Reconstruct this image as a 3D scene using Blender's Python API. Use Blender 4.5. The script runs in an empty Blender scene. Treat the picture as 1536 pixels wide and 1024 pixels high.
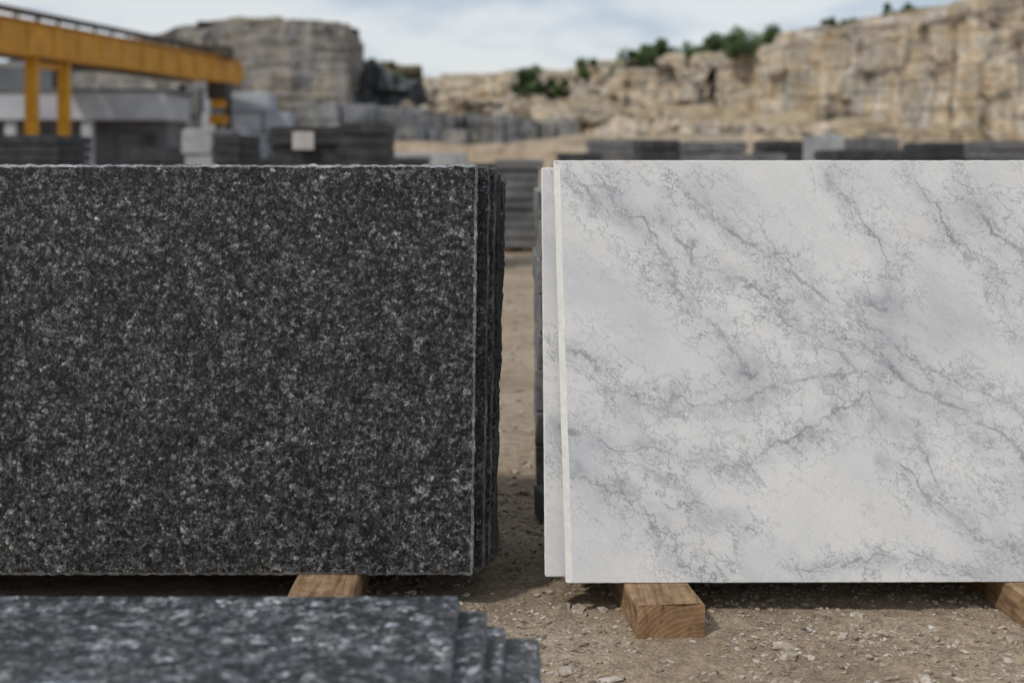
import bpy, bmesh, math, random
from mathutils import Vector, noise, Matrix
random.seed(7)
scene = bpy.context.scene
R = random.random
def U(a,b): return a+(b-a)*random.random()

# ---------------------------------------------------------------- materials
class Mt:
    def __init__(s,name):
        s.m=bpy.data.materials.new(name); s.m.use_nodes=True
        s.nt=s.m.node_tree; s.nt.nodes.clear()
        s.out=s.nt.nodes.new('ShaderNodeOutputMaterial')
        s.b=s.nt.nodes.new('ShaderNodeBsdfPrincipled')
        s.nt.links.new(s.b.outputs[0],s.out.inputs[0])
        s.geo=s.nt.nodes.new('ShaderNodeNewGeometry')
        s.pos=s.geo.outputs['Position']
    def put(s,sock,v):
        if isinstance(v,bpy.types.NodeSocket): s.nt.links.new(v,sock)
        elif v is not None:
            if hasattr(sock.default_value,'__len__'):
                if not hasattr(v,'__len__'): v=[v]*len(sock.default_value)
                v=list(v)
                if len(sock.default_value)==4 and len(v)==3: v=v+[1]
                sock.default_value=v
            else: sock.default_value=v
    def n(s,t,ins={},**props):
        x=s.nt.nodes.new('ShaderNode'+t)
        for k,v in props.items(): setattr(x,k,v)
        for k,v in ins.items(): s.put(x.inputs[k],v)
        return x
    def math(s,op,a,b=None,c=None,clamp=False):
        x=s.nt.nodes.new('ShaderNodeMath'); x.operation=op; x.use_clamp=clamp
        for i,v in enumerate((a,b,c)):
            if v is not None: s.put(x.inputs[i],v)
        return x.outputs[0]
    def vm(s,op,a,b=None,sc=None,out=0):
        x=s.nt.nodes.new('ShaderNodeVectorMath'); x.operation=op
        s.put(x.inputs[0],a)
        if b is not None: s.put(x.inputs[1],b)
        if sc is not None: s.put(x.inputs['Scale'],sc)
        return x.outputs[out]
    def noise(s,vec,scale,detail=4,rough=.5,dist=0,col=False):
        x=s.n('TexNoise',{'Vector':vec,'Scale':scale,'Detail':detail,'Roughness':rough,'Distortion':dist})
        return x.outputs['Color' if col else 'Fac']
    def vor(s,vec,scale,feature='F1',out='Distance'):
        x=s.n('TexVoronoi',{'Vector':vec,'Scale':scale},feature=feature)
        return x.outputs[out]
    def ramp(s,fac,stops,interp='LINEAR'):
        x=s.nt.nodes.new('ShaderNodeValToRGB'); s.put(x.inputs[0],fac)
        cr=x.color_ramp; cr.interpolation=interp
        while len(cr.elements)<len(stops): cr.elements.new(.5)
        for e,(p,c) in zip(cr.elements,stops):
            e.position=p
            if not hasattr(c,'__len__'): c=(c,c,c)
            e.color=(*c,1)
        return x.outputs[0]
    def mr(s,v,a,b,c=0,d=1,smooth=True):
        x=s.n('MapRange',{0:v,1:a,2:b,3:c,4:d}); x.interpolation_type='SMOOTHSTEP' if smooth else 'LINEAR'
        return x.outputs[0]
    def mix(s,f,a,b,blend='MIX'):
        x=s.nt.nodes.new('ShaderNodeMix'); x.data_type='RGBA'; x.blend_type=blend
        s.put(x.inputs[0],f); s.put(x.inputs[6],a); s.put(x.inputs[7],b)
        return x.outputs[2]
    def warp(s,vec,scale,amt,detail=2,rough=.5):
        c=s.noise(vec,scale,detail,rough,col=True)
        c=s.vm('SUBTRACT',c,(.5,.5,.5)); c=s.vm('SCALE',c,sc=amt)
        return s.vm('ADD',vec,c)
    def bump(s,h,strength=.3,dist=.01,prev=None):
        x=s.n('Bump',{'Height':h,'Strength':strength,'Distance':dist})
        if prev is not None: s.put(x.inputs['Normal'],prev)
        return x.outputs[0]
    def fin(s,col,rough=.7,normal=None,spec=.5):
        s.put(s.b.inputs['Base Color'],col); s.put(s.b.inputs['Roughness'],rough)
        s.put(s.b.inputs['Specular IOR Level'],spec)
        if normal is not None: s.put(s.b.inputs['Normal'],normal)
        return s.m

def granite(name,S,stops,rough=.5,spec=.3,brown=True,veil=.2,tintc=((1.02,1,.97),(.95,.99,1.06)),gain=1.0):
    m=Mt(name); p=m.pos
    w=m.warp(p,S*1.1,2.2/S,3,.7)
    r=m.n('SeparateColor',{0:m.vor(w,S,out='Color')}).outputs[0]
    c=m.ramp(r,stops)
    f=m.noise(p,S*.50,5,.72)
    web=m.math('ABSOLUTE',m.math('SUBTRACT',f,.5))
    c=m.mix(1,c,m.ramp(web,[(0,veil),(.020,.5*gain),(.045,1.15*gain),(.12,1.5*gain)]),'MULTIPLY')
    fl=m.noise(p,S*1.45,3,.75)
    c=m.mix(1,c,m.ramp(fl,[(.38,.28),(.48,.8),(.57,1.25),(.68,2.9)]),'MULTIPLY')
    lg=m.noise(p,S*.13,3,.6)
    c=m.mix(1,c,m.ramp(lg,[(.32,.75),(.5,1),(.68,1.22)]),'MULTIPLY')
    c=m.mix(1,c,m.ramp(m.noise(p,S*.3,1),[(.35,tintc[0]),(.65,tintc[1])]),'MULTIPLY')
    if brown:
        b=m.noise(p,24,3,.6)
        c=m.mix(m.mr(b,.72,.77,0,.55),c,(.11,.08,.055))
    nrm=m.bump(m.noise(p,S*2.2,2),.25,.0014)
    rr=m.mr(r,0,1,rough-.1,rough+.12)
    return m.fin(c,rr,nrm,spec)

gran_dark=granite('dark_granite',116,[(0,.014),(.25,.025),(.55,.042),(.8,.064),(.95,.10),(1,.15)],rough=.55,spec=.22,gain=1.1,veil=.12)
gran_far=granite('grey_granite',72,[(0,.022),(.35,.042),(.6,.08),(.85,.14),(1,.30)],rough=.45,spec=.35,brown=False,veil=.22,tintc=((.99,1,1.02),(.90,.98,1.12)))
def gedge(name,c0,c1,S=120):
    m=Mt(name); f=m.noise(m.pos,S,6,.7)
    c=m.ramp(f,[(.3,c0),(.7,c1)])
    c=m.mix(1,c,m.ramp(m.noise(m.pos,14,4),[(.35,.6),(.65,1.25)]),'MULTIPLY')
    return m.fin(c,.85,m.bump(f,.6,.004),.3)
edge_lite=gedge('granite_chipped_edge',(.09,.092,.098),(.46,.47,.49))
edge_mid=gedge('granite_worn_edge',(.03,.031,.033),(.22,.225,.23))
edge_dark=gedge('granite_split_edge',(.015,.016,.017),(.11,.112,.115))
edge_slate=gedge('granite_sawn_edge',(.04,.045,.052),(.17,.18,.195))

# ---- marble
def px(x,y,Y=2.6): return ((x-768)*Y/2133, .827-(y-235)*Y/2133)
def marble():
    m=Mt('white_marble'); p=m.pos
    flat=m.vm('MULTIPLY',p,(1,.0,1))
    pr=m.n('VectorRotate',{'Vector':flat,'Angle':math.radians(-40)},rotation_type='Y_AXIS').outputs[0]
    ps=m.vm('MULTIPLY',pr,(1,1,1.8))
    w=m.warp(flat,7,.10,2,.5); w=m.warp(w,24,.055,5,.66)
    w=m.vm('MULTIPLY',w,(1,0,1))
    V=[
     ([(905,262),(1000,400),(1130,560)],1.5),
     ([(1030,290),(1200,430),(1345,468)],1.2),
     ([(1000,350),(1130,440),(1290,560)],1.3),
     ([(1270,510),(1430,615),(1580,720)],.8),
     ([(1300,490),(1560,640)],1.6),
     ([(1290,560),(1400,720)],1.7),
     ([(850,530),(985,615),(1180,580),(1290,560)],1.2),
     ([(850,650),(1010,680),(1120,700),(1300,600)],1.5),
     ([(850,690),(940,760),(1080,870)],1.8),
     ([(965,700),(1060,790),(1120,790)],1.8),
     ([(1262,280),(1340,400),(1335,470)],1.8),
     ([(1480,320),(1570,420)],.9),
     ([(1330,700),(1560,850)],2.0),
     ([(1200,840),(1450,840)],2.3),
     ([(1380,250),(1490,420),(1560,520)],2.3),
     ([(850,270),(900,300)],1.5),
    ]
    dmin=None
    for pl,wt in V:
        for a,b in zip(pl[:-1],pl[1:]):
            ax,az=px(*a); bx,bz=px(*b)
            A=Vector((ax,0,az)); D=Vector((bx-ax,0,bz-az)); L2=D.length_squared
            t=m.math('MULTIPLY',m.vm('DOT_PRODUCT',m.vm('SUBTRACT',w,tuple(A)),tuple(D),out=1),1/L2,clamp=True)
            q=m.vm('ADD',m.vm('SCALE',tuple(D),sc=t),tuple(A))
            d=m.math('MULTIPLY',m.vm('DISTANCE',w,q,out=1),wt)
            dmin=d if dmin is None else m.math('MINIMUM',dmin,d)
    brk=m.noise(p,11,3,.6)
    line=m.math('MULTIPLY',m.mr(dmin,0,.0065,1,0),m.mr(brk,.38,.62,.08,.62))
    near=m.mr(dmin,.0,.07,1,.0)
    wide=m.mr(dmin,.02,.15,1,.0)
    def contour(vec,sc,wd,det=6,ro=.6,lvl=.5):
        f=m.noise(vec,sc,det,ro)
        return f,m.mr(m.math('ABSOLUTE',m.math('SUBTRACT',f,lvl)),0,wd,1,0)
    f1,c1=contour(ps,8,.0125,5,.62)
    f2,c2=contour(m.vm('ADD',ps,(3.1,0,1.7)),4.5,.0090,6,.63)
    f3,c3=contour(m.vm('ADD',ps,(7.3,0,5.1)),19,.018,4,.62)
    f4,c4=contour(m.vm('ADD',flat,(5.3,0,2.1)),6.0,.008,6,.62)
    msk=m.noise(m.vm('ADD',flat,(1.3,0,4.4)),4.5,2)
    mk=m.mr(msk,.44,.62)
    cloud=m.noise(m.warp(ps,4,.15,2),2.8,5,.58)
    base=m.ramp(cloud,[(.32,(.515,.525,.545)),(.45,(.615,.62,.628)),(.60,(.69,.69,.685))])
    base=m.mix(m.mr(msk,.50,.65,0,.35),base,(.68,.665,.635))
    smu=m.math('MULTIPLY',near,m.mr(f1,.46,.66,0,1))
    col=m.mix(m.math('MULTIPLY',near,.18),base,(.42,.43,.46))
    col=m.mix(m.math('MULTIPLY',smu,.42),col,(.30,.31,.34))
    s2=m.math('MULTIPLY',m.mr(f3,.50,.68,0,.55),m.math('MAXIMUM',m.math('MULTIPLY',near,.85),m.math('MULTIPLY',mk,.10)))
    col=m.mix(s2,col,(.27,.28,.31))
    col=m.mix(m.math('MULTIPLY',c1,m.math('ADD',m.math('MULTIPLY',wide,.46),m.math('MULTIPLY',mk,.07))),col,(.19,.20,.235))
    col=m.mix(m.math('MULTIPLY',c2,m.math('ADD',m.math('MULTIPLY',wide,.42),m.math('MULTIPLY',mk,.22))),col,(.19,.20,.23))
    col=m.mix(m.math('MULTIPLY',c4,m.math('ADD',m.math('MULTIPLY',wide,.24),.10)),col,(.20,.21,.24))
    col=m.mix(m.math('MULTIPLY',c3,m.math('MULTIPLY',near,.34)),col,(.20,.21,.24))
    col=m.mix(line,col,(.15,.155,.185))
    grain=m.noise(p,420,2,.7)
    col=m.mix(1,col,m.ramp(grain,[(.3,.88),(.7,1.08)]),'MULTIPLY')
    pit=m.vor(p,45)
    col=m.mix(m.mr(pit,.03,.06,.3,0),col,(.3,.26,.2))
    return m.fin(col,.55,m.bump(grain,.12,.001),.35)
marb=marble()
m=Mt('marble_sawn_edge'); f=m.noise(m.pos,60,5,.7)
marb_edge=m.fin(m.ramp(f,[(.3,(.60,.58,.545)),(.7,(.76,.745,.71))]),.8,m.bump(f,.3,.002),.2)  # cream tone puts warm sun from the left into the edge colour

# ---- ground
m=Mt('gravel_dirt'); p=m.pos
g1=m.noise(p,1.6,4,.6); g2=m.noise(p,24,5,.7); g3=m.noise(p,150,3,.75)
c=m.ramp(g1,[(.3,(.255,.195,.14)),(.5,(.36,.285,.205)),(.7,(.43,.36,.275))])
c=m.mix(1,c,m.ramp(g2,[(.3,.62),(.55,1.0),(.75,1.25)]),'MULTIPLY')
c=m.mix(1,c,m.ramp(g3,[(.3,.6),(.5,1),(.7,1.4)]),'MULTIPLY')
h=m.math('ADD',m.math('MULTIPLY',g2,.8),m.math('MULTIPLY',g3,.6))
ground_m=m.fin(c,.95,m.bump(h,.9,.012),.15)
m=Mt('gravel_stone'); p=m.pos
sp=m.n('SeparateColor',{0:m.vor(p,55,out='Color')}).outputs[0]
c=m.ramp(sp,[(0,(.165,.14,.115)),(.4,(.30,.25,.19)),(.75,(.40,.34,.27)),(1,(.50,.465,.42))])
c=m.mix(1,c,m.ramp(m.noise(p,180,3,.7),[(.3,.7),(.7,1.2)]),'MULTIPLY')
stone_m=m.fin(c,.9,None,.2)

# ---- wood
def wood(name,endg=False):
    m=Mt(name); p=m.pos
    v=m.vm('MULTIPLY',p,(1,1,1) if endg else (14,1,16))
    if endg:
        rr=m.n('TexWave',{'Vector':m.vm('MULTIPLY',m.vm('SUBTRACT',m.warp(p,10,.03,4,.6),(.33,0,-.08)),(1,0,1)),'Scale':38,'Distortion':3.0,'Detail':3},wave_type='RINGS',rings_direction='Y').outputs['Fac']
        c=m.ramp(rr,[(0,(.26,.15,.08)),(1,(.34,.21,.115))])
        ck=m.noise(m.vm('MULTIPLY',p,(60,1,14)),1,4,.6)
        c=m.mix(1,c,m.ramp(ck,[(.32,.30),(.40,1)]),'MULTIPLY')
    else:
        f=m.noise(v,6,5,.65,.4)
        c=m.ramp(f,[(.3,(.15,.085,.045)),(.5,(.31,.20,.115)),(.7,(.43,.30,.185))])
    c=m.mix(1,c,m.ramp(m.noise(p,30,5,.7),[(.3,.5),(.7,1.15)]),'MULTIPLY')
    return m.fin(c,.8,m.bump(m.noise(v,20,4,.7),.5,.004),.2)
wood_m=wood('weathered_wood'); wood_e=wood('wood_end_grain',True)

# ---- rock
def rock(name,stops,S=.5,dark=.3,hz=.5):
    m=Mt(name); p=m.pos
    a=m.noise(m.vm('MULTIPLY',m.warp(p,.4,1.5,2),(1,1,1.3)),S,5,.65)
    c=m.ramp(a,stops)
    st=m.noise(m.vm('MULTIPLY',p,(.2,.2,2.4)),1.0,4,.6)
    c=m.mix(1,c,m.ramp(st,[(.38,hz),(.47,1),(.7,1.18)]),'MULTIPLY')
    vc=m.noise(m.vm('MULTIPLY',m.warp(p,.7,.5),(1.3,1.3,.2)),1.0,5,.65)
    c=m.mix(1,c,m.ramp(vc,[(.33,dark),(.42,.82),(.55,1.05),(.7,1.3)]),'MULTIPLY')
    gs=m.noise(m.vm('MULTIPLY',p,(.5,.5,.07)),1.0,3,.6)
    c=m.mix(m.mr(gs,.46,.60,0,.6),c,m.mix(1,c,(.82,.90,1.08),'MULTIPLY'))
    fine=m.noise(p,3.5,4,.7)
    c=m.mix(1,c,m.ramp(fine,[(.3,.6),(.5,1),(.7,1.3)]),'MULTIPLY')
    return m.fin(c,.95,m.bump(fine,.9,.4),.1)
tan_rock=rock('tan_quarry_rock',[(.28,(.27,.235,.20)),(.40,(.46,.39,.295)),(.48,(.61,.54,.43)),(.56,(.53,.385,.235)),(.61,(.61,.54,.43)),(.74,(.64,.60,.52))],dark=.20)
grey_rock=rock('grey_quarry_rock',[(.3,(.19,.18,.17)),(.48,(.31,.29,.265)),(.6,(.38,.335,.27)),(.72,(.41,.395,.37))],dark=.2)
slate_rock=rock('slate_quarry_rock',[(.3,(.06,.075,.085)),(.5,(.12,.135,.14)),(.7,(.2,.21,.21))])
bench_rock=rock('bench_quarry_rock',[(.3,(.15,.16,.17)),(.48,(.25,.25,.245)),(.6,(.36,.335,.295)),(.72,(.46,.43,.375))],dark=.22)
def simple(name,c0,c1,S=2,rough=.7,metal=0,spec=.3):
    m=Mt(name); f=m.noise(m.pos,S,4,.6)
    m.b.inputs['Metallic'].default_value=metal
    return m.fin(m.ramp(f,[(.3,c0),(.7,c1)]),rough,m.bump(f,.2,.02),spec)
yellow=simple('yellow_crane_paint',(.42,.19,.012),(.62,.31,.02),1.2,.5)
rust=simple('dark_steel',(.04,.033,.03),(.09,.07,.055),3,.7)
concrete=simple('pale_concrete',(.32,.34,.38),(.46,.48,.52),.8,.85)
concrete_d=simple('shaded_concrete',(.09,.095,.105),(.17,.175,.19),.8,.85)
blue_stone=simple('pale_blue_stone',(.22,.25,.30),(.46,.49,.54),.9,.85)
glass=simple('dark_window_glass',(.03,.035,.04),(.05,.055,.06),1,.15,0,.5)
dk_stone=simple('charcoal_stone',(.016,.017,.019),(.06,.062,.065),6,.75)
md_stone=simple('mid_grey_stone',(.075,.077,.08),(.18,.178,.175),4,.8)
rg_stone=simple('rough_grey_stone',(.07,.07,.072),(.26,.255,.25),22,.9)
lt_stone=simple('light_grey_stone',(.22,.23,.24),(.40,.40,.40),4,.8)
paper=simple('label_paper',(.36,.33,.32),(.46,.43,.42),8,.8)
scrub=simple('dry_grass_hill',(.10,.085,.045),(.33,.26,.17),.35,.95)
rim=simple('weathered_rim_rubble',(.20,.16,.10),(.50,.41,.29),.9,.95)
bark=simple('bark',(.07,.05,.035),(.14,.10,.07),8,.9)
m=Mt('leaves'); f=m.n('SeparateColor',{0:m.vor(m.pos,1.6,out='Color')}).outputs[0]
leaf=m.fin(m.ramp(f,[(0,(.035,.06,.022)),(.5,(.07,.11,.04)),(1,(.13,.18,.065))]),.8,None,.2)

# ---------------------------------------------------------------- mesh helpers
def obj(name,verts,faces,mats,idx=None,smooth=False,recalc=True):
    me=bpy.data.meshes.new(name); me.from_pydata([tuple(v) for v in verts],[],faces)
    for mt in mats: me.materials.append(mt)
    if idx: me.polygons.foreach_set('material_index',idx)
    if smooth: me.polygons.foreach_set('use_smooth',[True]*len(me.polygons))
    if recalc:
        bm=bmesh.new(); bm.from_mesh(me); bmesh.ops.recalc_face_normals(bm,faces=bm.faces); bm.to_mesh(me); bm.free()
    me.update()
    o=bpy.data.objects.new(name,me); scene.collection.objects.link(o)
    return o
def set_origin(o,c):
    c=Vector(c); o.data.transform(Matrix.Translation(-c)); o.location=c
class B:
    def __init__(s): s.v=[];s.f=[];s.i=[]
    def box(s,c,size,rotz=0,mi=0,M=None,jit=0):
        b=len(s.v); hx,hy,hz=[k/2 for k in size]
        cs,sn=math.cos(rotz),math.sin(rotz)
        for z in(-hz,hz):
            for x,y in((-hx,-hy),(hx,-hy),(hx,hy),(-hx,hy)):
                x+=U(-jit,jit); y+=U(-jit,jit)
                P=Vector((c[0]+x*cs-y*sn,c[1]+x*sn+y*cs,c[2]+z+(U(-jit,jit)*.5 if z>0 else 0)))
                if M: P=M@P
                s.v.append(P)
        for f in((0,3,2,1),(4,5,6,7),(0,1,5,4),(1,2,6,5),(2,3,7,6),(3,0,4,7)):
            s.f.append(tuple(b+k for k in f)); s.i.append(mi)
    def beam(s,a,b_,w,h,mi=0,up=Vector((0,0,1))):
        a=Vector(a);b_=Vector(b_); d=(b_-a).normalized()
        if abs(d.dot(up))>.95: up=Vector((0,1,0))
        sx=d.cross(up).normalized()*w/2; uz=sx.cross(d).normalized()*h/2
        b=len(s.v)
        for P in(a,b_):
            for q in(-sx-uz,sx-uz,sx+uz,-sx+uz): s.v.append(P+q)
        for f in((0,3,2,1),(4,5,6,7),(0,1,5,4),(1,2,6,5),(2,3,7,6),(3,0,4,7)):
            s.f.append(tuple(b+k for k in f)); s.i.append(mi)
    def make(s,name,mats,bevel=0,origin=None):
        o=obj(name,s.v,s.f,mats,s.i)
        if bevel:
            md=o.modifiers.new('bevel','BEVEL'); md.width=bevel; md.segments=2; md.limit_method='ANGLE'
        if origin is not None: set_origin(o,origin)
        return o

def slab(name,BL,BR,TR,TL,thick,mats,chamfer=.003,edge=.001,rough=.0,rad=.006,back=None,loops=4,step=.008,left_chamfer=None):
    BL,BR,TR,TL=map(Vector,(BL,BR,TR,TL))
    ex=(BR-BL).normalized(); t=(TL-BL); ez=(t-ex*t.dot(ex)).normalized()
    ey=ex.cross(ez).normalized()
    if back is not None and ey.dot(Vector(back))<0: ey=-ey
    def to2(P): d=P-BL; return Vector((d.dot(ex),d.dot(ez)))
    C=[to2(q) for q in(BL,BR,TR,TL)]
    pts=[]
    for i in range(4):
        a,b,c=C[i-1],C[i],C[(i+1)%4]
        u=(a-b).normalized(); w=(c-b).normalized()
        p0=b+u*rad; p2=b+w*rad
        for k in range(4):
            tt=k/3; pts.append((1-tt)**2*p0+2*tt*(1-tt)*b+tt**2*p2)
        nx=C[(i+1)%4]; e=nx+(b-nx).normalized()*rad
        n=max(1,int((e-p2).length/step))
        for k in range(1,n): pts.append(p2.lerp(e,k/n))
    N=len(pts); cen=sum(pts,Vector((0,0)))/N
    nor=[]
    for i in range(N):
        d=(pts[(i+1)%N]-pts[i-1]).normalized(); nn=Vector((-d.y,d.x))
        if nn.dot(cen-pts[i])<0: nn=-nn
        nor.append(nn)
    sd=U(0,100); verts=[];faces=[];idx=[]
    def ring(depth,inset,amp,k):
        for i in range(N):
            q=pts[i]
            j=noise.noise(Vector((q.x*60,q.y*60,sd+k*.6)))*amp+noise.noise(Vector((q.x*260,q.y*260,sd+k)))*amp*.7
            r=noise.noise(Vector((q.x*18,q.y*18,sd+k*.35)))*rough+noise.noise(Vector((q.x*70,q.y*70,sd+k*.8)))*rough*.6
            ins=inset
            if left_chamfer and inset>0 and nor[i].x>.9: ins=left_chamfer
            q=q+nor[i]*(ins+j+(r if 0<k<loops+2 else r*.6))
            verts.append(BL+ex*q.x+ez*q.y+ey*depth)
    lc=left_chamfer
    D=[0,chamfer if not lc else lc*.6]+[chamfer+(thick-2*chamfer)*(k+1)/(loops+1) for k in range(loops)]+[thick-chamfer,thick]
    D=sorted(D)
    for k,d in enumerate(D):
        ring(d,chamfer if k in(0,len(D)-1) else 0,edge,k)
    for k in range(len(D)-1):
        for i in range(N):
            j=(i+1)%N
            faces.append((k*N+i,k*N+j,(k+1)*N+j,(k+1)*N+i))
            idx.append(2 if (k in(0,) and len(mats)>2) else 1)
    faces.append(tuple(range(N))); idx.append(0)
    faces.append(tuple((len(D)-1)*N+i for i in range(N))); idx.append(0)
    o=obj(name,verts,faces,mats,idx)
    set_origin(o,(BL+BR+TR+TL)/4+ey*thick/2)
    return o

# ---------------------------------------------------------------- ground
def axis(lo,hi,d0,d1,step,g):
    a=[d0]
    while a[-1]<d1: a.append(a[-1]+step)
    s=step
    while a[-1]<hi: s*=g; a.append(a[-1]+s)
    s=step; L=[d0]
    while L[-1]>lo: s*=g; L.append(L[-1]-s)
    return sorted(L[1:])+a
xs=axis(-900,900,-.4,1.2,.008,1.13); ys=axis(-300,1500,2.05,3.1,.008,1.10)
def gz(x,y):
    near=1 if y<12 else 12/y
    v=Vector((x*3,y*3,0))
    return (noise.noise(v)*.007+noise.noise(v*7)*.004+noise.noise(v*18)*.003)*near-.003
V=[(x,y,gz(x,y)) for y in ys for x in xs]; nx=len(xs)
F=[(j*nx+i,j*nx+i+1,(j+1)*nx+i+1,(j+1)*nx+i) for j in range(len(ys)-1) for i in range(nx-1)]
obj('ground',V,F,[ground_m],smooth=True,recalc=False)

# gravel
bm=bmesh.new(); bmesh.ops.create_icosphere(bm,subdivisions=1,radius=1)
iv=[v.co.copy() for v in bm.verts]; jf=[tuple(v.index for v in f.verts) for f in bm.faces]; bm.free()
GV=[];GF=[]
def stone(x,y,r,flat=.6):
    a=U(0,6.28);cs,sn=math.cos(a),math.sin(a); sx=U(.8,1.5);sy=U(.7,1.1);sz=flat*U(.6,1.1)
    b=len(GV); z0=gz(x,y)+r*sz*.35; tl=U(-.3,.3)
    for v in iv:
        k=1+U(-.28,.28); X=v.x*sx*k*r;Y=v.y*sy*k*r;Z=v.z*sz*k*r+X*tl
        GV.append((x+X*cs-Y*sn,y+X*sn+Y*cs,z0+Z))
    for f in jf: GF.append(tuple(b+k for k in f))
for _ in range(24000):
    x=U(-.45,1.3);y=U(2.0,3.5)
    if noise.noise(Vector((x*5,y*5,3)))<U(-.6,.3): continue
    stone(x,y,.0014+.0048*R()**2.2)
for _ in range(520): stone(U(-.4,1.2),U(2.0,3.5),U(.005,.009))
for _ in range(30): stone(U(-.2,1.1),U(2.0,2.8),U(.010,.016),.45)
for x,y,r in((.46,2.40,.021),(.155,2.27,.018),(.09,2.62,.022),(.12,2.60,.014),(.82,2.35,.017),(.60,2.50,.012),(.07,2.72,.02),(.86,2.44,.02)): stone(x,y,r,.4)
for _ in range(2200):
    y=3.5+9*R()**1.5; stone(U(-1.2,1.8),y,U(.004,.016))
obj('gravel',GV,GF,[stone_m],recalc=False)

# ---------------------------------------------------------------- dark granite stack (leaning)
def P(x,y,z): return Vector((x,y,z))
def gslab(xr_b,xr_t,yb,yt,zb,zt,rough,edge,ch,mats,xl=-2.5,th=.022,step=.008,loops=4):
    return slab('dark_granite_slab',P(xl,yb,zb),P(xr_b,yb,zb),P(xr_t,yt,zt),P(xl,yt,zt+.0),th,mats,ch,edge,rough,.007,back=(0,1,0),step=step,loops=loops)
gslab(-.0715,-.065,2.600,2.678,.0625,.812,.0013,.0024,.0046,[gran_dark,edge_dark,edge_lite],step=.005)
gslab(-.052,-.0420,2.630,2.708,.0625,.8085,.0035,.002,.003,[gran_dark,edge_dark,edge_mid],step=.005)
gslab(-.042,-.0310,2.660,2.738,.0625,.805,.0050,.002,.003,[gran_dark,edge_dark,edge_mid],step=.005)
gslab(-.034,-.0225,2.690,2.768,.0625,.797,.005,.002,.003,[gran_dark,edge_dark,edge_dark],step=.005)
gslab(-.032,-.0140,2.720,2.798,.0625,.782,.006,.002,.004,[gran_dark,edge_dark,edge_dark])
for k in range(11):
    gslab(-.05+U(-.02,.0),-.03+U(-.02,.0),2.752+k*.032,2.830+k*.032,.0625,.775+U(-.02,.01),.006,.002,.004,[gran_dark,edge_dark,edge_dark],step=.03,loops=1)

# ---------------------------------------------------------------- marble slabs
def mslab(xb,xt,yb,yt,zb,zt,th=.022,lc=None,dy=.02,step=.008,loops=4):
    return slab('white_marble_slab',P(xb,yb,zb),P(2.4,yb+dy,zb),P(2.4,yt+dy,zt),P(xt,yt,zt),th,[marb,marb_edge],.0018,.0006,.0003,.004,back=(0,1,0),left_chamfer=lc,step=step,loops=loops)
mslab(.0975,.0775,2.565,2.66,.0575,.8205,lc=.0115)
mslab(.0605,.0560,2.605,2.70,.0575,.806)
for k in range(13):
    mslab(.085+U(0,.015),.080+U(0,.012),2.637+k*.034,2.732+k*.034,.0575,.800+U(-.015,0),step=.05,loops=1)

# ---------------------------------------------------------------- timbers
def timber(name,x,y0,y1,w,h,rot=0):
    n=14; verts=[];faces=[];idx=[]
    cs,sn=math.cos(rot),math.sin(rot); sd=U(0,50)
    c=.003
    sec=[(-w/2+c,0),(-w/4,0),(w/4,0),(w/2-c,0),(w/2,c),(w/2,h*.5),(w/2,h-c),(w/2-c,h),(w/5,h),(-w/5,h),(-w/2+c,h),(-w/2,h-c),(-w/2,h*.5),(-w/2,c)]
    for k in range(n+1):
        yy=(y1-y0)*k/n
        for i,(a,b) in enumerate(sec):
            j=noise.noise(Vector((a*30,b*30+sd,yy*6)))*.003
            ex=a+j; ez=b+(j if b>0 and b<h*.9 else 0); y_=yy+(noise.noise(Vector((a*60,b*60,sd)))*.006 if k in(0,n) else 0)
            verts.append((x+ex*cs-y_*sn,y0+ex*sn+y_*cs,ez-.0015))
    S=len(sec)
    for k in range(n):
        for i in range(S):
            j=(i+1)%S; faces.append((k*S+i,k*S+j,(k+1)*S+j,(k+1)*S+i)); idx.append(0)
    faces.append(tuple(range(S)));idx.append(1); faces.append(tuple(n*S+i for i in range(S)));idx.append(1)
    o=obj(name,verts,faces,[wood_m,wood_e],idx); set_origin(o,(x,(y0+y1)/2,h/2)); return o
timber('timber_bearer',.274,2.445,3.4,.117,.0592,.10)
timber('timber_bearer',.975,2.40,3.4,.12,.0592,.13)
timber('timber_bearer',1.9,2.45,3.4,.12,.0592,.05)
timber('timber_bearer',-.335,2.40,3.4,.115,.064,.0)
timber('timber_bearer',-1.25,2.42,3.4,.115,.064,.03)
timber('timber_bearer',-2.1,2.42,3.4,.115,.064,-.02)
def rack(x0,x1,yb,yt,zt,z0):
    b=B()
    for k in range(3):
        x=x0+(x1-x0)*k/2
        b.beam((x,yb,z0),(x,yt,zt),.07,.05,0)
        b.beam((x,yb+.55,0),(x,yt+.03,zt-.06),.07,.05,0)
        b.beam((x+.06,yb-.03,.03),(x+.06,yb+.62,.03),.05,.06,0)
    b.beam((x0-.05,(yb+yt)/2+.06,.42),(x1+.05,(yb+yt)/2+.06,.42),.05,.07,0)
    return b.make('timber_slab_rack',[wood_m],.004)
rack(-2.3,-.5,3.14,3.215,.72,0)
rack(.45,2.2,3.12,3.21,.72,0)

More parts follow.
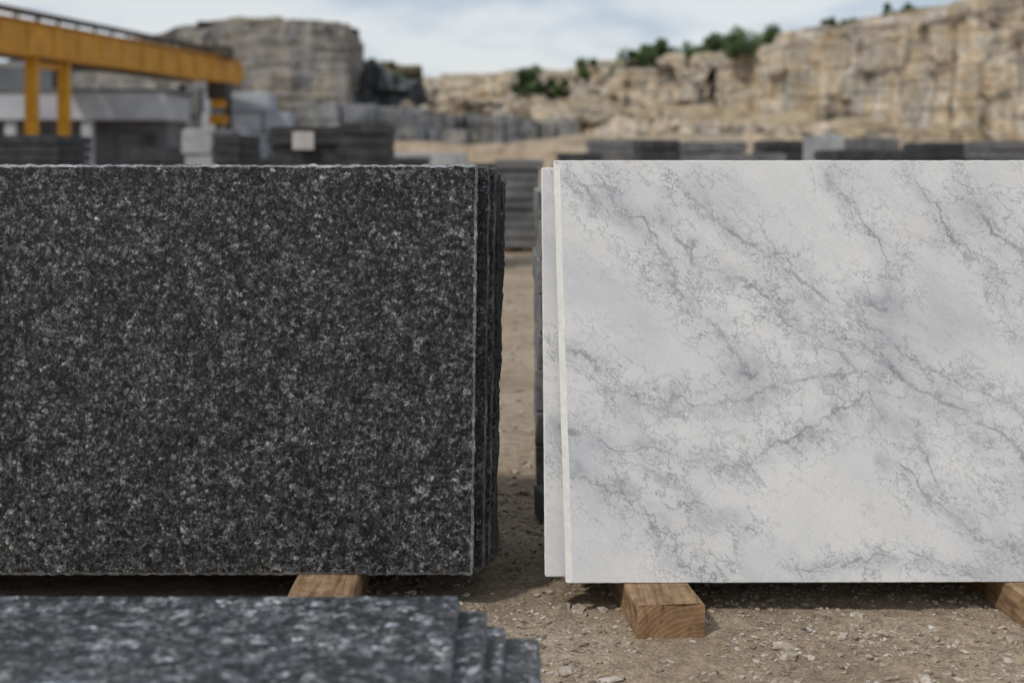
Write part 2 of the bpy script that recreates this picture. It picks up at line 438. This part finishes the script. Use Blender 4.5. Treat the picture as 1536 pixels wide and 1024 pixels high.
# ---------------------------------------------------------------- flat granite stack, foreground
def flat(xr,yb,zt,th,yaw=0):
    xl=-2.0; yf=1.08
    return slab('grey_granite_slab',P(xl,yf,zt),P(xr-.002,yf,zt),P(xr,yb,zt),P(xl,yb+yaw,zt),th,[gran_far,edge_slate,edge_slate],.003,.0018,.0025,.007,back=(0,0,-1),loops=3)
tops=[(-.064,1.750,.2870,.0175),(-.031,1.752,.2690,.0165),(-.0085,1.748,.2520,.0175),(.033,1.755,.2340,.0195)]
for a in tops: flat(*a)
z=.214
while z>.06:
    flat(.015+U(-.02,.01),1.74+U(-.02,.01),z,.0195); z-=.0205
zb=z+.0205-.0195
for x in(-.15,-1.0,-1.8):
    b=B(); b.box((x,1.41,zb/2-.002),(.1,.62,zb+.003)); b.make('timber_bearer',[wood_m],.004)

# ---------------------------------------------------------------- rough block stack behind the gap
b=B(); z=0
hs=[.10,.085,.105,.09,.10,.09,.10,.07]
for i,hh in enumerate(hs):
    w=.75
    for kk in range(2):
        b.box((.0655+w/2+U(-.006,.004),3.60+kk*.26+.1,z+hh/2),(w,.25,hh-.002),0,0,None,.004)
    z+=hh
b.make('rough_stone_block_stack',[rg_stone],.004)
b=B(); b.box((.098,3.26,.032),(.07,.10,.072),.2,0,None,.006); b.make('loose_stone_block',[dk_stone],.008)

# ---------------------------------------------------------------- slab stacks in the yard
def stack(name,pl,pr,Y,ptop,mat,layer=.09,depth=1.4,label=False,gapmat=None,jit=.03):
    x0=(pl-768)*Y/2133; x1=(pr-768)*Y/2133; zt=.827+(235-ptop)*Y/2133
    b=B(); n=max(2,int(zt/layer)); L=zt/n
    b.box(((x0*.75+x1*.25),Y+depth/2,L*.2),(.12,depth*.9,L*.4),0,1); b.box(((x0*.25+x1*.75),Y+depth/2,L*.2),(.12,depth*.9,L*.4),0,1)
    z=L*.4
    for i in range(n):
        hh=(zt-L*.4)/n
        b.box(((x0+x1)/2+U(-jit,jit),Y+depth/2+U(-jit,jit),z+hh/2),((x1-x0)-U(0,2*jit),depth,hh*.9),U(-.008,.008),0)
        b.box(((x0+x1)/2,Y+depth/2,z+hh*.97),((x1-x0)*.9,depth*.9,hh*.12),0,0)
        z+=hh
    mats=[mat,wood_m]
    if label:
        b.box(((x0+(x1-x0)*.45),Y-jit*1.8-.012,zt-.16),((x1-x0)*.28,.006,.20),0,2)
        b.box(((x0+(x1-x0)*.45),Y-jit*.8,zt-.085),((x1-x0)*.05,.08,.01),0,1)
        mats.append(paper)
    return b.make(name,mats,.006)
stack('dark_stone_slab_stack',404,520,16,190,dk_stone,.10,1.3,True)
stack('dark_stone_slab_stack',506,580,15.2,184,dk_stone,.12,1.2)
stack('dark_stone_slab_stack',-60,88,18,203,dk_stone,.11)
stack('dark_stone_slab_stack',318,364,17,203,dk_stone,.12)
stack('grey_stone_slab_stack',272,322,19,194,lt_stone,.3)
stack('dark_stone_slab_stack',362,640,22,236,dk_stone,.1)
stack('grey_stone_slab_stack',738,812,12.3,240,md_stone,.085,1.3)
stack('dark_stone_slab_stack',700,742,10.5,246,dk_stone,.1,1.0)
stack('grey_stone_slab_stack',885,962,26,209,md_stone,.16)
stack('dark_stone_slab_stack',958,1022,22,210,dk_stone,.14)
stack('grey_stone_slab_stack',1024,1122,28,213,md_stone,.2)
stack('dark_stone_slab_stack',1150,1230,25,211,dk_stone,.15)
stack('light_stone_slab_stack',1232,1270,20,204,lt_stone,.6)
stack('grey_stone_slab_stack',1266,1350,20.5,208,md_stone,.3)
stack('dark_stone_slab_stack',1255,1375,17,225,dk_stone,.14)
stack('dark_stone_slab_stack',1385,1480,24,214,dk_stone,.14)
stack('grey_stone_slab_stack',1490,1640,22,211,md_stone,.15)
stack('dark_stone_slab_stack',835,905,17,230,dk_stone,.12)
stack('grey_stone_slab_stack',1060,1180,15,231,md_stone,.11)
stack('light_stone_slab_stack',560,700,30,230,lt_stone,.3)
stack('dark_stone_slab_stack',180,262,26,222,dk_stone,.25)

# ---------------------------------------------------------------- cliffs
def hsh(a,b,c=0):
    v=math.sin(a*127.1+b*311.7+c*74.7)*43758.5453; return v-math.floor(v)
def cliff(name,pts,mats,batter=.06,amp=.7,cw=2.2,ch=1.1,du=.4,dv=.35,back=25,rise=1.5,seed=0,top_noise=.5,fr=1):
    pts=[Vector(p) for p in pts]
    path=[]; u=0; us=[]
    for a,b in zip(pts[:-1],pts[1:]):
        L=(b.xy-a.xy).length; n=max(1,int(L/du))
        for k in range(n):
            path.append(a.lerp(b,k/n)); us.append(u+L*k/n)
        u+=L
    path.append(pts[-1]); us.append(u)
    N=len(path); H=max(p.z for p in pts); nv=int(H/dv)
    nor=[]
    for i in range(N):
        d=(path[min(N-1,i+6)]-path[max(0,i-6)]); d=Vector((d.x,d.y,0)).normalized(); nor.append(Vector((d.y,-d.x,0)))
    V=[];F=[];I=[]
    for j in range(nv+1):
        t=j/nv
        for i in range(N):
            p=path[i]; uu=us[i]
            zt=p.z+top_noise*(noise.noise(Vector((uu*.35,seed,0)))+(hsh(math.floor(uu/(cw*.7)),seed)-.5)*1.3)
            z=zt*t-.05
            row=math.floor(z/ch+noise.noise(Vector((uu*.08,seed,5)))*.8); cu=uu/cw+hsh(row,seed,3)
            blk=hsh(math.floor(cu),row,seed); big=hsh(math.floor(uu/(cw*2.3)),math.floor(z/(ch*6)+hsh(math.floor(uu/(cw*2.3)),5)),seed+9)
            d=(blk-.5)*amp*.8+(big-.5)*amp*1.9+noise.fractal(Vector((uu*.3,z*.35,seed)),1,2,4)*amp*.6*fr+batter*(zt-z)
            q=Vector((p.x,p.y,0))+nor[i]*d; V.append((q.x,q.y,z))
    for k in range(1,9):
        s=(k/8)**1.3
        for i in range(N):
            p=path[i]; q=Vector((p.x,p.y,0))-nor[i]*back*s
            zt=V[nv*N+i][2]
            V.append((q.x,q.y,(zt+rise*(1-(1-min(1,s*1.6))**2)+noise.noise(Vector((q.x*.15,q.y*.15,seed)))*.9*min(1,s*3)) if k<8 else -.5))
    for j in range(nv+8):
        for i in range(N-1):
            F.append((j*N+i,j*N+i+1,(j+1)*N+i+1,(j+1)*N+i)); I.append(0 if j<nv+1 else 1)
    return obj(name,V,F,mats,I,recalc=False)
def q(pxx,py,Y): return ((pxx-768)*Y/2133,Y,.827+(235-py)*Y/2133)
cliff('tan_quarry_cliff',[q(540,126,152),q(620,124,150),q(700,119,142),q(850,107,130),q(1000,98,115),q(1090,84,105)],[tan_rock,rim],.25,1.3,1.6,.9,seed=2,back=30,rise=.6,top_noise=.8)
cliff('tan_quarry_cliff',[q(1040,96,112),q(1090,80,105),q(1240,48,93),q(1400,12,80),q(1536,-14,72),q(1800,-80,62),q(2400,-170,48)],[tan_rock,scrub],.02,.9,1.9,2.0,seed=4,back=40,rise=3.0,top_noise=.5,fr=.5)
cliff('grey_quarry_cliff',[q(-900,110,95),q(-300,100,105),q(100,88,110),q(200,62,110),q(262,42,110),q(400,30,110),q(470,32,110),q(518,36,109),(-13.0,118,10.8),(-13.5,126,10)],[grey_rock,scrub],.02,.7,2.2,2.6,seed=11,back=14,rise=.3,top_noise=.3,fr=.6)
cliff('slate_quarry_ledge',[q(500,96,120),q(560,98,119),q(612,120,118),q(625,124,122),q(626,126,135)],[slate_rock,scrub],.03,.7,1.6,1.3,seed=21,back=12,rise=.3,top_noise=.4)
cliff('rubble_terrace',[q(600,160,112),q(760,150,112),q(880,165,108),q(1000,178,98),q(1120,192,88),q(1280,206,80),q(1560,214,70)],[tan_rock,rim],.6,1.3,1.1,.6,seed=41,back=12,rise=.3,top_noise=.7)
cliff('gravel_mound',[q(540,214,62),q(700,212,62),q(860,214,62),q(1000,216,60),q(1250,222,56),q(1700,222,50)],[ground_m,ground_m],.9,.3,1.0,.5,seed=51,back=10,rise=.1,top_noise=.2)
def bench(pl,pr,Y,pt0,pt1,wmin,wmax,tiers,depth=5,name='sawn_quarry_bench'):
    b=B()
    for k in range(tiers):
        x=(pl-768)*Y/2133; x1=(pr-768)*Y/2133; yy=Y+k*1.6
        while x<x1:
            w=U(wmin,wmax); s=(x-(pl-768)*Y/2133)/(x1-(pl-768)*Y/2133)
            full=.827+(235-(pt0+(pt1-pt0)*s))*Y/2133
            zt=full*(k+1)/tiers+U(-.16,.12)
            b.box((x+w/2,yy+depth/2+U(-.25,.25),zt/2-.02),(w-.06,depth,zt+.04),U(-.03,.03),0,None,.05); x+=w
    return b.make(name,[bench_rock],.05)
bench(448,632,88,152,157,1.6,3.2,3)
bench(626,862,82,166,184,.55,1.5,1)
bench(600,700,78,190,196,1.0,2.4,1)
bench(-200,300,100,130,122,2,4,2)

# ---------------------------------------------------------------- trees / shrubs on the rim
def tree(pxx,pbase,ptop,pw,Y,name='shrub_tree'):
    x=(pxx-768)*Y/2133; z0=.827+(235-pbase)*Y/2133; h=(pbase-ptop)*Y/2133; w=pw*Y/2133
    V=[];F=[];I=[]
    def limb(a,b,r0,r1):
        a=Vector(a);b=Vector(b); d=(b-a).normalized(); s=d.orthogonal().normalized(); t=d.cross(s); k=len(V)
        for P_,r in((a,r0),(b,r1)):
            for i in range(6): an=i*math.pi/3; V.append(P_+(s*math.cos(an)+t*math.sin(an))*r)
        for i in range(6): F.append((k+i,k+(i+1)%6,k+6+(i+1)%6,k+6+i)); I.append(0)
    base=Vector((x,Y,z0-1.5)); fork=Vector((x+U(-.1,.1)*w,Y,z0+h*.2))
    limb(base,fork,.13,.09)
    lobes=[]
    nl=max(7,int(w*3.2))
    for k in range(nl):
        c=Vector((x+U(-.45,.45)*w,Y+U(-.35,.35)*w,z0+h*U(.05,.85)))
        c.z-=abs(c.x-x)/w*h*.5*U(.3,1); lobes.append((c,U(.13,.24)*min(w,h*1.4))); limb(fork,c,.06,.02)
    for c,r in lobes:
        for _ in range(150):
            d=Vector((random.gauss(0,1),random.gauss(0,1),random.gauss(0,1))).normalized()*r*(R()**.4)
            p_=c+d; s=U(.10,.24)
            a=Vector((U(-1,1),U(-1,1),U(-1,1))).normalized(); b_=a.orthogonal().normalized()
            k=len(V); V.extend([p_-a*s,p_+b_*s*.5,p_+a*s,p_-b_*s*.5]); F.append((k,k+1,k+2,k+3)); I.append(1)
    return obj(name,V,F,[bark,leaf],I,recalc=False)
tree(795,144,92,66,126)
tree(828,146,118,50,126)
tree(895,112,84,66,126)
tree(944,108,62,66,122)
tree(1005,100,58,100,116)
tree(1055,96,66,66,111)
tree(1085,92,48,62,108)
tree(1125,88,38,90,104)
tree(1185,74,54,70,99)
tree(560,108,90,64,121)
tree(598,122,104,34,121)
tree(1265,44,28,80,98)
tree(1350,24,6,60,92)

# ---------------------------------------------------------------- gantry crane
def cr(Y): return -19+(Y-53)/6.0
b=B()
Ya,Yb=40,77
dirv=Vector((cr(Yb)-cr(Ya),Yb-Ya,0)).normalized(); side=Vector((dirv.y,-dirv.x,0))
A=Vector((cr(Ya),Ya,5.36)); C=Vector((cr(Yb),Yb,5.36))
b.beam(A,C,.5,1.24,0)
b.beam(A+Vector((0,0,.65)),C+Vector((0,0,.65)),.8,.06,0)
b.beam(A+Vector((0,0,-.65)),C+Vector((0,0,-.65)),.8,.06,0)
A2=A-side*2.6;C2=C-side*2.6
b.beam(A2,C2,.5,1.0,1)
for k in range(19):
    P0=A.lerp(C,k/18); b.beam(P0+side*.27+Vector((0,0,-.5)),P0+side*.27+Vector((0,0,.5)),.05,.06,0)
for hgt in(1.0,1.45): b.beam(A2+Vector((0,0,hgt)),C2.lerp(A2,.35)+Vector((0,0,hgt)),.14,.12,1)
for k in range(14):
    P0=A2.lerp(C2,k/20); b.beam(P0+Vector((0,0,.5)),P0+Vector((0,0,1.45)),.07,.07,1)
b.beam(A-side*1.3+Vector((0,0,.78)),C-side*1.3+Vector((0,0,.78)),1.6,.10,1)
b.beam(A-side*.2+Vector((0,0,1.05)),C-side*.2+Vector((0,0,1.05)),.12,.25,1)
for k in range(24):
    P0=(A-side*.2).lerp(C-side*.2,k/23); b.beam(P0+Vector((0,0,.68)),P0+Vector((0,0,.95)),.1,.1,1)
b.beam(C-side*2.9+dirv*.3,C+side*.3+dirv*.3,.5,.8,0)
for Y in(55.2,57.8):
    x=cr(Y); b.box((x,Y,2.35),(.44,.44,4.75),0,0); b.box((x,Y,.15),(.9,.9,.3),0,1)
b.beam((cr(55.2),55.2,4.4),(cr(57.8),57.8,4.4),.2,.25,0)
for s in(0,2.6):
    p0=Vector((cr(76),76,0))-side*s; b.box((p0.x,p0.y,2.35),(.35,.35,4.7),0,1)
Yt=74.5; T=Vector((cr(Yt),Yt,0))
b.box((T.x-.6,Yt,6.3),(2.6,1.6,.6),0,1)
b.box((T.x+.1,Yt-.3,4.25),(1.0,1.0,.9),0,1); b.box((T.x+.1,Yt-.3,3.6),(.7,.7,.5),0,0)
for dx in(-.2,.4): b.box((T.x+dx,Yt-.3,3.1),(.06,.06,1.0),0,1)
b.box((T.x+.1,Yt-.3,2.75),(.9,.5,.5),0,0); b.box((T.x+.1,Yt-.3,2.35),(.3,.3,.5),0,1)
b.make('gantry_crane',[yellow,rust],.02)

# ---------------------------------------------------------------- left building + block wall
b=B()
def bx(x0,x1,y0,y1,z0,z1,mi): b.box(((x0+x1)/2,(y0+y1)/2,(z0+z1)/2),(x1-x0,y1-y0,z1-z0),0,mi)
bx(-40,-15.4,63,68,2.45,3.70,0)
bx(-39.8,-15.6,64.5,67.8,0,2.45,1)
for x in(-38,-34,-30,-26,-22.3,-18.9): bx(x-.25,x+.25,63.2,63.7,0,2.45,0)
for x in(-36,-32,-28,-24.2,-20.5,-17): bx(x-.9,x+.9,64.44,64.52,.7,1.9,2)
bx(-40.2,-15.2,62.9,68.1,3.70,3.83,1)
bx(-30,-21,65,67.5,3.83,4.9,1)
b.make('concrete_warehouse',[concrete,concrete_d,glass],.03)
b=B()
for row in range(4):
    x=-17.2
    while x<-12.4+(-.35*row):
        w=U(1.3,2.2); b.box((x+w/2,80+U(-.15,.15),row*1.12+.5),(w-.09,2.2,1.06),U(-.03,.03),0); x+=w
b.make('pale_stone_block_wall',[blue_stone],.05)
b=B()
for row in range(3):
    x=-24+row*.7
    while x<-17.4:
        w=U(1.3,2.2); b.box((x+w/2,84+U(-.2,.2),row*1.6+.8),(w-.05,2.2,1.58),U(-.02,.02),0); x+=w
b.make('grey_stone_block_wall',[md_stone],.05)

# ---------------------------------------------------------------- light, sky, camera
sv=Vector((-.50,-.52,.78)).normalized()
sun=bpy.data.lights.new('sun','SUN'); sun.energy=2.2; sun.angle=math.radians(4); sun.color=(1,.95,.88)
so=bpy.data.objects.new('sun',sun); scene.collection.objects.link(so); so.rotation_euler=sv.to_track_quat('Z','Y').to_euler(); so.location=(-10,-10,20)
w=bpy.data.worlds.new('World'); scene.world=w; w.use_nodes=True; nt=w.node_tree; nt.nodes.clear()
o=nt.nodes.new('ShaderNodeOutputWorld'); bg=nt.nodes.new('ShaderNodeBackground'); nt.links.new(bg.outputs[0],o.inputs[0])
sky=nt.nodes.new('ShaderNodeTexSky'); sky.sky_type='NISHITA'; sky.sun_disc=False
sky.sun_elevation=math.asin(sv.z); sky.sun_rotation=math.atan2(sv.x,sv.y)%(2*math.pi); sky.dust_density=1.0
tc=nt.nodes.new('ShaderNodeTexCoord'); mp=nt.nodes.new('ShaderNodeMapping'); mp.inputs['Scale'].default_value=(1,1,2.6); mp.inputs['Location'].default_value=(.35,0,.1)
nt.links.new(tc.outputs['Generated'],mp.inputs[0])
ns=nt.nodes.new('ShaderNodeTexNoise'); ns.inputs['Scale'].default_value=6.5; ns.inputs['Detail'].default_value=5; ns.inputs['Roughness'].default_value=.55
nt.links.new(mp.outputs[0],ns.inputs['Vector'])
rp=nt.nodes.new('ShaderNodeMapRange'); rp.interpolation_type='SMOOTHSTEP'
for k,vv in((1,.36),(2,.58),(3,.0),(4,1.0)): rp.inputs[k].default_value=vv
nt.links.new(ns.outputs['Fac'],rp.inputs[0])
cc=nt.nodes.new('ShaderNodeMix'); cc.data_type='RGBA'; cc.inputs[6].default_value=(5.1,5.9,7.0,1); cc.inputs[7].default_value=(8.1,8.3,8.5,1)
nt.links.new(rp.outputs[0],cc.inputs[0])
mx=nt.nodes.new('ShaderNodeMix'); mx.data_type='RGBA'; mx.inputs[0].default_value=.78
nt.links.new(sky.outputs[0],mx.inputs[6]); nt.links.new(cc.outputs[2],mx.inputs[7]); nt.links.new(mx.outputs[2],bg.inputs[0])
bg.inputs[1].default_value=.10
cam=bpy.data.cameras.new('camera'); co=bpy.data.objects.new('camera',cam); scene.collection.objects.link(co); scene.camera=co
co.location=(0,0,.827); co.rotation_euler=(math.radians(90),0,0)
cam.lens=50; cam.sensor_width=36; cam.shift_y=-(512-235)/1536; cam.clip_end=3000; cam.clip_start=.05
cam.dof.use_dof=True; cam.dof.focus_distance=2.6; cam.dof.aperture_fstop=3.5
scene.view_settings.view_transform='Standard'; scene.view_settings.look='None'; scene.view_settings.exposure=0
